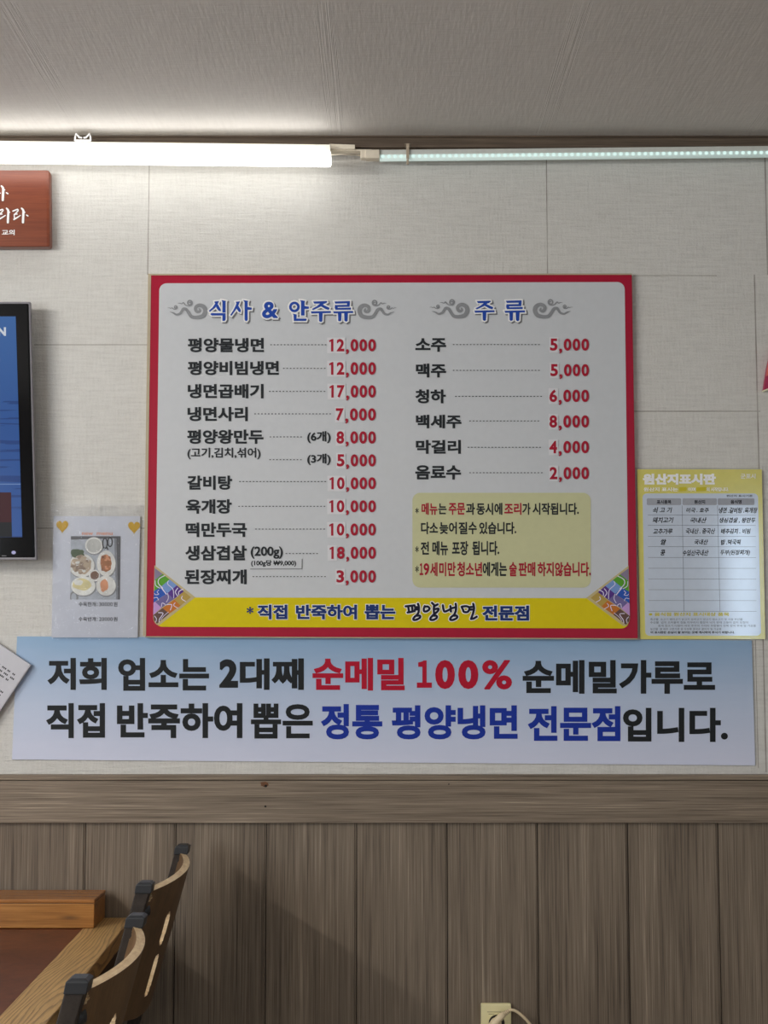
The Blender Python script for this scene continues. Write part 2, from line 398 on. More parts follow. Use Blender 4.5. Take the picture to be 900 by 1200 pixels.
# ------------------------------------------------------------------ the menu board
RED = plain('red_print', (.40, .008, .035), .35, .25, var=.03); WHITE = plain('white_print', (.59, .612, .64), .33, var=.015)
INK = plain('black_ink', (.022, .026, .03), .5, .2); PRICE = plain('red_ink', (.40, .012, .035), .45, .2, var=.03); BLUE = plain('blue_ink', (.018, .07, .40), .45, .2)
NAVY = plain('navy_ink', (.012, .035, .17), .45, .2); DARK = plain('navy_black_ink', (.008, .009, .03), .5, .2); PURE = plain('white_outline', (.86, .86, .86), .4, var=.01)
SHADE = plain('grey_shadow_print', pc(72, 72, 74), .4); CLOUD = plain('cloud_grey_print', (.27, .28, .295), .45, .25); STICK = plain('price_sticker_white', (.70, .70, .73), .35, var=.01)
YEL = plain('yellow_print', (.70, .57, .004), .35, .2, var=.02); OLIVE = plain('olive_print', (.58, .58, .34), .35, .3, var=.02); TAN = plain('tan_print', (.55, .46, .24), .4, .25)
WOODEDGE = plain('pale_edge', pc(120, 110, 92), .5)
D = .014
bd = thing('menu_board', 'large red bordered menu board with dish names and red prices', 'menu board', P(458, 535, 0))
OUT = [(176.5, 322.5), (740.5, 322), (747.5, 748), (170.5, 745.5)]
slab(OUT, D, .0005, 'frame', RED, bd, .001)
for q in ([(173.5, 322.5), (177, 322.5), (171, 745), (167.5, 745)], [(173.5, 320.8), (740.5, 320.4), (740.5, 322), (173.5, 322.6)], [(170, 745.6), (747, 748), (747, 749.4), (170, 746.8)]):
    slab(q, D + .001, .0005, 'edge_strip', WOODEDGE, bd)
INN = [(186.7, 332), (732, 330.5), (737, 736.5), (181.5, 734.5)]
slab(rquad(INN, 8.5), D + .0006, D - .001, 'panel', WHITE, bd)
def rail_y(side): return 700.0
# yellow strip (rounded bottom corners kept inside the panel)
pts = [p for p in rquad(INN, 8.5)]
low = [p for p in pts if p[1] > 700]
low = sorted([p for p in low], key=lambda p: atan2(p[1] - 690, p[0] - 459))
ys = slab([(735.5, 701), ] + low + [(182.3, 700)], D + .0010, D - .001, 'yellow_strip', YEL, bd)
d = D + .0018
for s, x0, y0, x1, y1, t in (('*', 289, 711, 297, 719.5, .015), ('직접', 301.7, 708.5, 336.7, 725.8, .04), ('반죽하여', 346.7, 708.5, 418.3, 725.8, .04), ('뽑는', 427.3, 708.5, 463.3, 725.8, .04), ('전문점', 565, 709.5, 620, 727.3, .045)):
    T = MB(); set_text(T, s, (x0, y0, x1, y1), d + .0006, t); T.build('lettering', NAVY, ys)
T = MB()
for s, x0, x1, y0, y1, t in (('직접', 301, 337.4, 707.8, 726.5, .075), ('반죽하여', 346, 419, 707.8, 726.5, .075), ('뽑는', 426.6, 464, 707.8, 726.5, .075), ('전문점', 564.2, 620.8, 708.7, 728, .08)): set_text(T, s, (x0, y0, x1, y1), d, t)
CAL = [[(48, 95), (85, 91), (142, 84)], [(76, 100), (80, 128), (84, 152)], [(116, 95), (120, 140)], [(68, 160), (105, 154), (145, 143)], [(178, 68), (187, 100), (186, 150), (172, 182)], [(146, 102), (182, 105)], [(146, 126), (184, 128)],
       [(174, 180), (137, 212), (130, 236), (160, 236), (198, 215), (198, 194), (165, 194)],
       [(250, 92), (240, 118), (243, 146), (272, 146), (300, 122), (284, 98), (258, 98)], [(325, 58), (350, 86), (344, 118), (348, 168)], [(345, 96), (386, 74)], [(350, 126), (396, 120), (382, 150), (346, 180)],
       [(346, 180), (314, 213), (310, 236), (346, 236), (376, 215), (372, 194), (345, 194)],
       [(440, 84), (448, 128), (462, 150), (518, 126)], [(520, 92), (526, 150)], [(526, 116), (572, 106)], [(576, 68), (580, 110), (574, 150), (560, 184)], [(560, 184), (524, 213), (520, 237), (554, 236), (590, 215), (586, 194), (556, 194)],
       [(638, 100), (654, 134), (664, 154), (704, 152), (722, 112), (690, 94), (642, 98)], [(722, 104), (756, 100)], [(722, 130), (762, 128)], [(760, 68), (770, 110), (764, 150), (752, 190), (738, 226)], [(738, 228), (768, 222), (798, 204)]]
cx4 = lambda x, y: (470 + x / 9, 700 + y / 9)
for s in CAL: set_poly(T, brush(s, 42), cx4, d)
T.build('lettering_outline', plain('pale_outline', pc(176, 180, 176), .4), ys)
T = MB()
for s in CAL: set_poly(T, brush(s, 24), cx4, d + .0006)
T.build('brush_lettering', DARK, ys)

# corner ornaments
PAT = [('#', (92, 95), (705, 575), (125, 995), (72, 900))]
cols = [pc(104, 96, 116), pc(66, 122, 30), pc(92, 118, 172), pc(30, 66, 140), pc(66, 38, 106), pc(86, 78, 120), pc(150, 118, 165), pc(76, 56, 52), pc(152, 88, 30), pc(140, 118, 58)]
cm = [plain('ornament_%s' % n_, tuple(v * .72 for v in c_), .45, .25) for n_, c_ in zip('greyviolet green skyblue blue purple slate lilac brown orange gold'.split(), cols)]
pol = [[(92, 135), (212, 225), (90, 325)], [(212, 225), (318, 310), (180, 425), (90, 480), (89, 325)], [(318, 310), (428, 398), (285, 515), (180, 425)], [(180, 425), (285, 515), (75, 660), (82, 485)],
       [(428, 398), (534, 490), (382, 605), (285, 515)], [(285, 515), (382, 605), (196, 735), (102, 648)], [(75, 662), (102, 648), (196, 735), (72, 845)], [(72, 848), (212, 740), (312, 826), (128, 978), (82, 925)],
       [(212, 740), (390, 612), (484, 704), (312, 826)], [(390, 612), (534, 490), (640, 575), (484, 704)]]
curl = [([(100, 330), (110, 400), (170, 440)], 11), ([(245, 250), (160, 300), (150, 370), (215, 440)], 13), ([(300, 330), (290, 380), (370, 460), (380, 590)], 11), ([(190, 430), (230, 480), (270, 530)], 15), ([(155, 470), (130, 500), (155, 530), (110, 540), (90, 520)], 9),
        ([(80, 590), (130, 580), (150, 620)], 9), ([(520, 455), (460, 490), (455, 540)], 13), ([(440, 440), (405, 500), (440, 560)], 13), ([(290, 520), (300, 590), (270, 650)], 10), ([(195, 720), (205, 665), (245, 680), (250, 700)], 11),
        ([(270, 690), (350, 690), (330, 770)], 12), ([(400, 660), (380, 700), (440, 740)], 10), ([(510, 560), (500, 600), (560, 640)], 12), ([(90, 860), (120, 900), (110, 950)], 10), ([(150, 810), (220, 820), (170, 900), (160, 950)], 12), ([(300, 800), (220, 870), (190, 920)], 8)]
for side in (0, 1):
    if side == 0: xf = lambda x, y: (174 + x / 12.857, 655 + y / 12.857)
    else: xf = lambda x, y: (680 + (735 - (x - 70) * (735 - 88) / (705 - 70)) / 12.63, 655 + (y + 6) / 12.75)
    ou = [xf(*p) for p in [(90, 95), (705, 577), (160, 1000), (122, 990), (95, 962), (78, 925), (70, 880)]]
    co_ = slab(ou, D + .0014, D - .001, 'corner_ornament', TAN, bd)
    mb = MB()
    for i, L in enumerate(pol): set_poly(mb, [L], xf, D + .0020, 0, i)
    mb.build('stripe_pattern', cm, co_)
    mb = MB()
    for L, ww in curl: set_poly(mb, brush(L, ww), xf, D + .0025)
    mb.build('curl_pattern', plain('pale_curl', pc(150, 145, 160), .4), co_)

# headings: brush-cut blue letters with a white rim and a drop shadow
SIK = [[(368, 80), (400, 77), (390, 98), (372, 125), (335, 153), (329, 145), (355, 122), (374, 94), (369, 87)], [(378, 110), (392, 100), (413, 138), (410, 149), (396, 143), (382, 124)], [(418, 70), (449, 76), (446, 84), (446, 158), (424, 158), (424, 84)],
       [(345, 162), (446, 162), (446, 205), (440, 216), (424, 216), (424, 178), (350, 178), (340, 170)],
       [(517, 82), (547, 79), (536, 107), (515, 142), (487, 180), (479, 175), (502, 140), (520, 103), (523, 91)], [(520, 116), (533, 106), (553, 140), (550, 156), (538, 151), (525, 132)], [(570, 70), (605, 76), (601, 84), (601, 118), (630, 124), (628, 138), (601, 138), (601, 208), (594, 218), (584, 214), (580, 205), (580, 84)]]
AN = ring(90, 118, 37, 37, 17) + [[(130, 70), (165, 76), (161, 84), (161, 112), (192, 117), (190, 131), (161, 132), (161, 178), (137, 178), (137, 84)], [(78, 165), (106, 172), (104, 200), (172, 200), (176, 204), (172, 216), (86, 216), (84, 175)]]
JU = [[(222, 80), (318, 77), (320, 84), (305, 94), (230, 94)], [(276, 90), (304, 90), (272, 116), (222, 140), (213, 133), (250, 112)], [(268, 108), (285, 100), (337, 125), (331, 139), (310, 133)], [(205, 150), (345, 147), (347, 160), (210, 164)], [(262, 160), (288, 160), (286, 218), (276, 224), (264, 218)]]
RYU = [[(372, 80), (480, 77), (480, 92), (378, 94)], [(460, 90), (480, 90), (478, 112), (460, 112)], [(375, 105), (478, 103), (478, 117), (378, 118)], [(374, 112), (394, 112), (394, 130), (375, 130)], [(375, 126), (488, 123), (488, 137), (380, 138)], [(362, 150), (502, 147), (504, 160), (368, 163)], [(396, 160), (421, 160), (419, 214), (408, 220), (398, 214)], [(440, 160), (466, 160), (464, 215), (454, 222), (442, 215)]]
A1 = lambda x, y: (190 + x / 6, 340 + y / 6); A2 = lambda x, y: (330 + x / 6, 340 + y / 6)
def remap(b0, b1):
    return lambda x, y: (500 + (b1[0] + (x - b0[0]) * (b1[2] - b1[0]) / (b0[2] - b0[0])) / 5, 340 + (b1[1] + (y - b0[1]) * (b1[3] - b1[1]) / (b0[3] - b0[1])) / 5)
B1 = remap((205, 77, 347, 224), (280, 62, 398, 180)); B2 = remap((362, 77, 504, 222), (456, 60, 576, 182))
for jobs, amp in (([(SIK, A1), (AN, A2), (JU, A2), (RYU, A2)], True), ([(JU, B1), (RYU, B2)], False)):
    hd = MB(); rim = MB(); sh = MB()
    for L, xf in jobs:
        set_poly(hd, L, xf, d + .0008, .4); set_poly(rim, L, xf, d + .0004, 10); set_poly(sh, L, (lambda f: lambda x, y: (f(x, y)[0] + 1.5, f(x, y)[1] + 1.5))(xf), d, 9.5)
    if amp:
        set_text(hd, '&', (307, 353.5, 325.8, 373), d + .0008, .03); set_text(rim, '&', (305.3, 351.7, 327.5, 374.8), d + .0004, .11); set_text(sh, '&', (306.8, 353.2, 329, 376.3), d, .11)
    h_ = hd.build('heading', BLUE, bd); rim.build('letter_rim', PURE, h_); sh.build('letter_shadow', SHADE, h_)
CL = [[(262, 132, 10), (266, 146, 16), (250, 153, 22), (236, 140, 22), (238, 118, 24), (265, 106, 26), (295, 120, 30), (303, 150, 30), (285, 182, 30), (245, 192, 26), (210, 188, 24), (190, 165, 22), (172, 138, 22), (150, 132, 20), (138, 148, 18), (125, 165, 16), (100, 172, 14), (78, 160, 10), (55, 153, 3)],
      [(190, 88, 6), (200, 84, 8), (203, 96, 9), (192, 103, 9), (180, 95, 9), (183, 78, 9), (197, 72, 9), (210, 82, 9), (208, 100, 9), (190, 110, 9), (165, 105, 8), (150, 88, 7), (138, 96, 7), (125, 92, 6), (110, 92, 2)],
      [(92, 122, 4), (98, 118, 5), (97, 128, 6), (88, 126, 6), (87, 114, 6), (97, 109, 6), (106, 118, 6), (102, 132, 6), (85, 135, 6), (70, 125, 6), (60, 128, 5), (50, 124, 4), (38, 125, 2)]]
def cloudmap(xa, xb, oy, sy): return lambda x, y: (xa + (x - 38) * (xb - xa) / 280, oy + y * sy)
for xf in (cloudmap(196.3, 243, 340, 1 / 6), cloudmap(464.5, 418.8, 340, 1 / 6), cloudmap(503.6, 550, 340 - .8, 1 / 6), cloudmap(671.4, 624.4, 340 - .8, 1 / 6)):
    mb = MB()
    for L in CL: set_poly(mb, brush(L), xf, d)
    mb.build('cloud_ornament', CLOUD, bd)

# dishes, dotted leaders, prices
def words(name, items, mat, parent, t, dd=d):
    for it in items:
        mb = MB(); set_text(mb, it[0], it[1:5], dd, it[5] if len(it) > 5 else t); mb.build(name, mat, parent)
LEFT = [('평양물냉면', 220, 396, 309.3, 412.8), ('평양비빔냉면', 220, 423, 326.8, 439.6), ('냉면곱배기', 220, 450, 308.8, 466.8), ('냉면사리', 219.7, 476.8, 290.3, 493.6), ('평양왕만두', 219.3, 503.4, 308.8, 520.2),
        ('갈비탕', 219.3, 557.3, 272, 574), ('육개장', 217.8, 585, 271.5, 602), ('떡만두국', 217.6, 612.3, 289.2, 629.4), ('생삼겹살', 217, 639.3, 289, 656.8), ('된장찌개', 216.3, 667.3, 289, 684.7)]
RIGHT = [('소주', 486.7, 396.3, 522.8, 412.3), ('맥주', 487.3, 426, 522.6, 442.4), ('청하', 486.6, 456.3, 522.4, 472.7), ('백세주', 487.3, 486, 540.7, 502), ('막걸리', 487.3, 515.5, 540, 531.8), ('음료수', 486.6, 545.2, 540.2, 562)]
for it in LEFT + RIGHT: words('menu_item', [it], INK, bd, .036)
for it in (('(고기,김치,섞어)', 219.6, 524.6, 305.2, 538.2, .022), ('(6개)', 360, 505.2, 387.4, 519.4, .028), ('(3개)', 360, 531.6, 387.4, 545, .028), ('(200g)', 293.7, 640.4, 331.4, 654.8, .026), ('(100g당 ₩9,000)', 294.2, 656.2, 347.2, 664.2, .04)):
    words('menu_item', [it], INK, bd, .03, d + .0004)
slab([(293.3, 655.4), (354.3, 655.2), (354, 666.8), (293.1, 667)], d + .0002, D - .001, 'price_sticker', WHITE, bd)
mb = MB()
for q in ([(293.3, 666.4), (354, 666.2), (354, 667), (293.1, 667.2)], [(353.6, 655), (354.4, 655), (354.2, 667), (353.4, 667)]): mb.flat([P(x, y, d + .0003) for x, y in q])
mb.build('sticker_edge', SHADE, bd)
ADV = {',': .27}
def price(txt, x0, y0, x1, y1, stick):
    """ink box of the digits (comma hangs below)"""
    n = len(txt); wd = {c: (.55 if c == ',' else 1.0) for c in txt}; tot = sum(wd[c] for c in txt)
    u = (x1 - x0) / (tot - .10); x = x0 - .05 * u; mb = MB(); H = y1 - y0; i0 = True; st = MB()
    for i, c in enumerate(txt):
        w_ = wd[c] * u
        if c == '1':
            s = H / .70; cx = x + w_ * .52
            V, Fc = thicken(ONE[0], [tuple(k_) for k_ in tessellate_polygon([[Vector((a, b, 0)) for a, b in ONE[0]]])], 0.0)
            mb.add([P(cx + (a - .03) * s, y1 - b * s, d + .0006) for a, b in V], Fc)
        elif c == ',': set_text(mb, ',', (x + w_ * .2, y1 - H * .18, x + w_ * .80, y1 + H * .24), d + .0006, .03)
        else: set_text(mb, c, (x + w_ * .07, y0, x + w_ * .93, y1), d + .0006, .036)
        if i < stick: st.flat([P(a, b, d + .0002 + .0001 * i) for a, b in ((x - .02 * w_, y0 - 1.6), (x + w_ * 1.04, y0 - 1.6), (x + w_ * 1.06, y1 + 2.2), (x, y1 + 2.2))])
        x += w_
    p_ = mb.build('price', PRICE, bd)
    if stick: st.build('price_sticker', STICK, p_)
for txt, x0, y0, y1, s in (('12,000', 384, 397.2, 411.8, 2), ('12,000', 384, 424.3, 439.2, 2), ('17,000', 384.4, 451.3, 466, 2), ('7,000', 393.3, 478.4, 493, 1), ('8,000', 394, 505.3, 520, 1), ('5,000', 394.6, 532.3, 546.7, 1), ('10,000', 384.4, 559.2, 573.4, 2),
                           ('10,000', 384, 586.2, 600.4, 2), ('10,000', 384, 613.3, 627.7, 2), ('18,000', 384.4, 640.6, 655, 1), ('3,000', 394, 668.2, 682.8, 1)): price(txt, x0, y0, 440.6, y1, s)
for txt, x0, y0, y1 in (('5,000', 644.3, 396.7, 411), ('5,000', 644.8, 426.6, 441), ('6,000', 643.6, 456.5, 471.2), ('8,000', 643.6, 486.6, 501.2), ('4,000', 643.6, 516.6, 531.2), ('2,000', 644, 547.2, 561.7)): price(txt, x0, y0, 690.4, y1, 1)
def leader(x0, x1, y):
    mb = MB(); x = x0
    while x < x1:
        mb.flat([P(a, b, d) for a, b in ((x, y - .45), (x + 1.8, y - .45), (x + 1.8, y + .45), (x, y + .45))]); x += 4.0
    mb.build('dotted_leader', INK, bd)
for x0, x1, y in ((316.7, 382.5, 404), (331.7, 382, 431.7), (315.3, 382, 458.7), (298, 387, 485), (316, 354, 512), (315.7, 353.5, 538.7), (280.3, 382, 564.3), (279.3, 382, 593.3), (299, 382, 620), (334.7, 373, 648.7), (296, 382, 675.7),
                  (530.7, 633, 403.8), (530.7, 633.5, 434), (533.3, 635, 464.5), (550, 634, 493.3), (548, 634, 524.2), (550, 634.5, 554)): leader(x0, x1, y)
# the olive notice
nt = slab(rrect(483.3, 577.5, 692.3, 688.6, 9), D + .0012, D - .001, 'notice_panel', OLIVE, bd)
z4 = lambda a, b, s, y0, y1, t=.03: (s, 460 + a / 3, 520 + y0 / 3, 460 + b / 3, 520 + y1 / 3, t)
L1 = [z4(161, 190, '는', 210, 248), z4(258, 290, '과', 208, 250), z4(295, 386, '동시에', 208, 250), z4(456, 485, '가', 208, 250), z4(492, 655, '시작됩니다.', 208, 250), z4(80, 92, '*', 225, 245, .012)]
L2 = [z4(100, 160, '다소', 275, 318), z4(165, 226, '늦어', 275, 318), z4(232, 263, '질', 275, 318), z4(267, 296, '수', 275, 318), z4(305, 435, '있습니다.', 275, 318)]
L3 = [z4(80, 92, '*', 360, 382, .012), z4(99, 128, '전', 344, 390), z4(140, 195, '메뉴', 342, 392), z4(209, 266, '포장', 342, 392), z4(280, 375, '됩니다.', 342, 392)]
L4 = [z4(80, 92, '*', 429, 452, .012), z4(317, 402, '에게는', 416, 466)]
for L in (L1, L2, L3, L4): words('lettering', L, INK, nt, .03)
words('red_lettering', [z4(102, 158, '메뉴', 208, 250), z4(197, 255, '주문', 208, 250), z4(393, 453, '조리', 208, 250)], PRICE, nt, .03)
words('red_lettering', [z4(95, 108, '１', 420, 462, .03), z4(109, 129, '9', 420, 463, .03), z4(132, 158, '세', 417, 466), z4(164, 222, '미만', 416, 466), z4(227, 315, '청소년', 416, 466), z4(410, 437, '술', 416, 466), z4(443, 502, '판매', 416, 466), z4(510, 697, '하지않습니다.', 416, 466)], PRICE, nt, .03)

# ------------------------------------------------------------------ the long banner
k = N('banner_print'); co = k.coord(); sp = k.n('ShaderNodeSeparateXYZ', Vector=co)
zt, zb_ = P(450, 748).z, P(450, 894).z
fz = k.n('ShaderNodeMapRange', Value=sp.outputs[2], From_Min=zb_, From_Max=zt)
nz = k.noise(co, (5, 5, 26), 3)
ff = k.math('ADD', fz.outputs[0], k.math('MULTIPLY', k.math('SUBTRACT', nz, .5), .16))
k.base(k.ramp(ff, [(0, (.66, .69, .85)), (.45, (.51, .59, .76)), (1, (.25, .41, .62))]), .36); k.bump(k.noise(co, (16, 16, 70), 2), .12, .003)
bn = thing('slogan_banner', 'long pale blue vinyl banner with two lines of bold lettering', 'banner', P(450, 820))
BQ = [(20, 745.8), (881, 750.5), (885, 897), (14, 890)]
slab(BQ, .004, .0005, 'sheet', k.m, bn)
d6 = .0046
BK = plain('banner_black', (.014, .016, .018), .5, .2); BR = plain('banner_red', (.46, .006, .03), .45, .2); BB = plain('banner_blue', (.010, .035, .33), .45, .2)
z6 = lambda a, b, s, y0, y1, t=.037: (s, a / 2, 740 + y0 / 2, b / 2, 740 + y1 / 2, t)
z7 = lambda a, b, s, y0, y1, t=.037: (s, 450 + a / 2, 740 + y0 / 2, 450 + b / 2, 740 + y1 / 2, t)
words('black_lettering', [z6(111, 250, '저희', 62, 137), z6(277, 490, '업소는', 62, 139), z6(514, 558, '2', 65, 132, .05), z6(562, 712, '대째', 63, 137), z7(325, 776, '순메밀가루로', 67, 146)], BK, bn, .037, d6)
words('red_lettering', [('순메밀', 366.2, 771, 474.2, 809.3, .037), z7(77, 112, '１', 68, 132, .04), z7(120, 166, '0', 67, 135, .05), z7(174, 221, '0', 67, 135, .05), z7(230, 300, '%', 67, 136, .03)], BR, bn, .046, d6)
words('black_lettering', [z6(108, 246, '직접', 168, 250), z6(274, 568, '반죽하여', 168, 250), z6(588, 733, '뽑은', 169, 251, .03), z7(560, 806, '입니다.', 179, 259)], BK, bn, .037, d6)
words('blue_lettering', [z6(752, 896, '정통', 170, 253), z7(18, 313, '평양냉면', 173, 253), z7(337, 554, '전문점', 175, 257)], BB, bn, .046, d6)

# ------------------------------------------------------------------ origin notice (yellow poster at right)
PYEL = plain('poster_yellow', (.70, .64, .16), .14, var=.03); PWH = plain('poster_white', (.58, .65, .76), .10, var=.02); HDR = plain('poster_header_grey', pc(104, 106, 112), .3); LINE = plain('poster_line_grey', pc(72, 78, 88), .4)
PALE = plain('poster_pale_print', pc(186, 190, 190), .3); PEN = plain('marker_black', (.012, .013, .018), .6, .2); BRY = plain('poster_bright_yellow', (.62, .54, .03), .3, .2)
on = thing('origin_poster', 'yellow bordered ingredient origin poster with handwritten table rows', 'poster', P(822, 650))
OQ = [(746.6, 550), (892.7, 550), (897, 749), (750.4, 749)]
slab(OQ, .0062, .0045, 'sheet', PYEL, on)
slab(rquad([(752.9, 578.2), (888.2, 578.2), (891.8, 745), (756.2, 745)], 5), .0066, .006, 'table_panel', PWH, on)
OZ = lambda a, b: (740 + a / 5.456, 540 + b / 5.456); d5 = .0070
def O(s, x0, y0, x1, y1, t=.02): return (s, *OZ(x0, y0), *OZ(x1, y1), t)
words('title_lettering', [O('원산지표시판', 72, 82, 540, 153, .06), O('군포시', 698, 82, 793, 115, .02)], PALE, on, .05, d5)
words('title_lettering', [O('원산지 표시는', 78, 170, 297, 195, .03), O('이며', 362, 170, 410, 195, .03), O('의 시작입니다.', 480, 170, 622, 195, .03)], PALE, on, .03, d5)
for a, b in ((305, 352), (415, 478)):
    mb = MB(); set_poly(mb, [[(a, 170), (b, 166), (b, 193), (a, 196)]], OZ, d5 - .0002); mb.build('highlight_print', BRY, on)
for a, b, s in ((98, 318, '표시품목'), (326, 546, '원산지'), (552, 786, '음식명')):
    hc = slab([OZ(*p) for p in rrect(a, 240, b, 283, 8)], .0069, .006, 'header_cell', HDR, on)
    m_ = (a + b) / 2; words('lettering', [O(s, m_ - len(s) * 11.5, 250, m_ + len(s) * 11.5, 275, .03)], PEN, hc, .03, .0073)
mb = MB()
for i, y in enumerate((347, 412, 483, 549, 618, 687, 756, 824, 893, 962)): set_poly(mb, [[(104 + i * .6, y - 1.2), (794 + i * .6, y - .2), (794 + i * .6, y + 2), (104 + i * .6, y + 1.2)]], OZ, d5)
for x0, x1 in ((324, 336), (550, 566)): set_poly(mb, [[(x0 - 1.1, 286), (x0 + 1.1, 286), (x1 + 1.1, 962), (x1 - 1.1, 962)]], OZ, d5)
mb.build('table_lines', LINE, on)
ROWS = [[('쇠 고 기', 137, 296, 260, 334), ('미국 . 호주', 350, 300, 495, 332), ('냉면 .갈비탕 .육개장', 558, 297, 806, 336)], [('돼지고기', 135, 360, 270, 398), ('국내산', 377, 362, 480, 397), ('생삼겹살 , 왕만두', 562, 362, 792, 398)],
        [('고추가루', 138, 433, 262, 469), ('국내산 . 중국산', 347, 431, 535, 468), ('배추김치 . 비빔', 572, 432, 762, 468)], [('쌀', 186, 500, 222, 538), ('국내산', 402, 502, 490, 536), ('밥 .떡국떡', 572, 502, 700, 538)],
        [('콩', 186, 568, 216, 606), ('수입산국내산', 327, 568, 493, 608), ('두부(된장찌개)', 567, 569, 758, 608)]]
for R in ROWS:
    for s, a, b, c_, e in R:
        mb = MB(); set_text(mb, s, (*OZ(a, b), *OZ(c_, e)), d5, .022, 0, .22, .02); mb.build('handwriting', PEN, on)
words('footnote_lettering', [O('※ 음식점 원산지 표시대상 품목', 110, 969, 625, 993, .03)], BRY, on, .03, d5)
words('footnote_lettering', [O('축산물  소고기 돼지고기 닭고기 오리고기 양고기 염소고기 및 식용 부산물', 120, 1006, 710, 1021, .01), O('수산물  넙치 조피볼락 참돔 미꾸라지 뱀장어 낙지 명태 고등어 갈치 오징어', 120, 1026, 745, 1041, .01), O('꽃게 참조기 다랑어 아귀 주꾸미 가리비 우렁쉥이 전복 방어 부세 및 가공품', 170, 1047, 796, 1062, .01),
                             O('농산물  쌀 배추 고춧가루 콩 두부류 콩국수 콩비지 및 가공품', 120, 1068, 575, 1083, .01), O('내용', 607, 218, 775, 230, .01)][:4], LINE, on, .01, d5)
words('footnote_lettering', [O('이 표시판은 손님이 잘 보이는 곳에 게시하여 주시기 바랍니다.', 122, 1089, 660, 1105, .035), O('원산지 표시기준', 607, 217, 775, 231, .02)], PEN, on, .03, d5)

# ------------------------------------------------------------------ small flyer in a clear sleeve
FZ = lambda a, b: (55 + a / 7.06, 585 + b / 7.06)
fy = thing('menu_flyer', 'small white new menu flyer with food photo in a clear sleeve', 'flyer', P(113, 675))
PAPER = plain('flyer_paper', (.60, .62, .68), .4, .3, var=.02)
slab([FZ(55, 140), FZ(772, 140), FZ(750, 1146), FZ(38, 1144)], .0068, .0052, 'sheet', PAPER, fy)
HEART = plain('gold_heart_print', (.58, .36, .03), .4, .25)
for cx, cy in ((127, 222), (721, 230)):
    mb = MB(); pts = []
    for i in range(28):
        t = 2 * pi * i / 28; pts.append((cx + 50 * sin(t) ** 3, cy - (50 * (13 * cos(t) - 5 * cos(2 * t) - 2 * cos(3 * t) - cos(4 * t)) / 15.5) * 1.12 ))
    set_poly(mb, [pts], FZ, .0073); mb.build('heart_print', HEART, fy)
FO = lambda s, x0, y0, x1, y1, t=.015: (s, *FZ(x0, y0), *FZ(x1, y1), t)
words('lettering', [FO('new', 290, 275, 382, 297, .015), FO('menu', 412, 275, 543, 297, .015)], plain('orange_print', pc(150, 100, 76), .4), fy, .02, .0073)
for y0_, y1_, w_, n_ in ((850, 888, '수육한개', '30000'), (974, 1010, '수육반개', '20000')):
    words('lettering', [FO(w_, 262, y0_, 404, y1_, .012), FO(':', 413, y0_ + 8, 420, y1_ - 4, .0), FO('원', 551, y0_, 583, y1_, .012)] + [FO(c_, 431 + i * 23.4, y0_ + 3, 431 + i * 23.4 + 19, y1_ - 3, .004) for i, c_ in enumerate(n_)], PEN, fy, .01, .0073)
fcol = dict(tray=fotoc(128, 132, 138), edge=fotoc(62, 62, 64), plate=fotoc(166, 166, 162), rim=fotoc(98, 98, 98), soup=fotoc(140, 140, 136), meat=fotoc(136, 122, 104), meat2=fotoc(108, 92, 78), herb=fotoc(48, 62, 34), kimchi=fotoc(122, 78, 44), kim2=fotoc(88, 50, 28), sauce=fotoc(88, 62, 44), noodle=fotoc(160, 152, 112), pick=fotoc(158, 110, 78), black=fotoc(30, 30, 32), shade=fotoc(96, 98, 102))
fn = list(fcol); fmats = [plain('photo_' + n_, fcol[n_], .35, var=.15) for n_ in fn]
ph = MB()
def fpoly(L, c_, lev):
    L = [(min(610, max(198 - (y - 305) * .012, x)), min(830, max(306, y))) for x, y in L]; set_poly(ph, [L], FZ, .0071 + lev * .00012, 0, fn.index(c_))
fpoly([(198, 306), (612, 306), (604, 830), (192, 830)], 'tray', 0)
fpoly([(198, 306), (612, 306), (612, 322), (198, 335)], 'edge', 1); fpoly([(575, 318), (612, 312), (604, 830), (590, 830)], 'edge', 1); fpoly([(556, 318), (580, 318), (592, 830), (574, 830)], 'shade', 1)
fpoly(ell(225, 810, 36, 50), 'rim', 1); fpoly(ell(222, 812, 22, 36), 'tray', 2)
for cx, cy, rx, ry in ((388, 384, 75, 72), (287, 548, 110, 100), (490, 532, 80, 110), (394, 632, 48, 50), (300, 718, 104, 82), (488, 716, 84, 86)):
    fpoly(ell(cx + 5, cy + 7, rx, ry), 'rim', 2); fpoly(ell(cx, cy, rx * .97, ry * .97), 'plate', 3); fpoly(ell(cx, cy, rx * .8, ry * .8), 'soup' if cy < 400 else 'plate', 4)
fpoly(ell(248, 448, 58, 40, 18, .2), 'herb', 4)
fpoly(ell(284, 542, 84, 80, 16, .1), 'meat', 5)
for i in range(34):
    a = random.uniform(0, 6.28); r_ = sqrt(random.random()); fpoly(ell(282 + 72 * r_ * cos(a), 540 + 72 * r_ * sin(a), random.uniform(12, 24), random.uniform(9, 16), 8, .3), random.choice(('meat', 'meat2', 'meat2', 'plate')), 5.2 + i * .05)
fpoly(ell(488, 530, 48, 76, 16, .15), 'kimchi', 5)
for i in range(22):
    a = random.uniform(0, 6.28); r_ = sqrt(random.random()); fpoly(ell(488 + 38 * r_ * cos(a), 530 + 66 * r_ * sin(a), 12, 9, 7, .4), random.choice(('kim2', 'pick', 'kimchi')), 6 + i * .05)
fpoly(ell(394, 630, 36, 36, 16, .08), 'sauce', 5); fpoly(ell(290, 705, 78, 48, 18, .12), 'noodle', 5); fpoly(ell(260, 690, 40, 26, 12, .2), 'plate', 6)
fpoly(ell(472, 712, 36, 52, 14, .18), 'pick', 5)
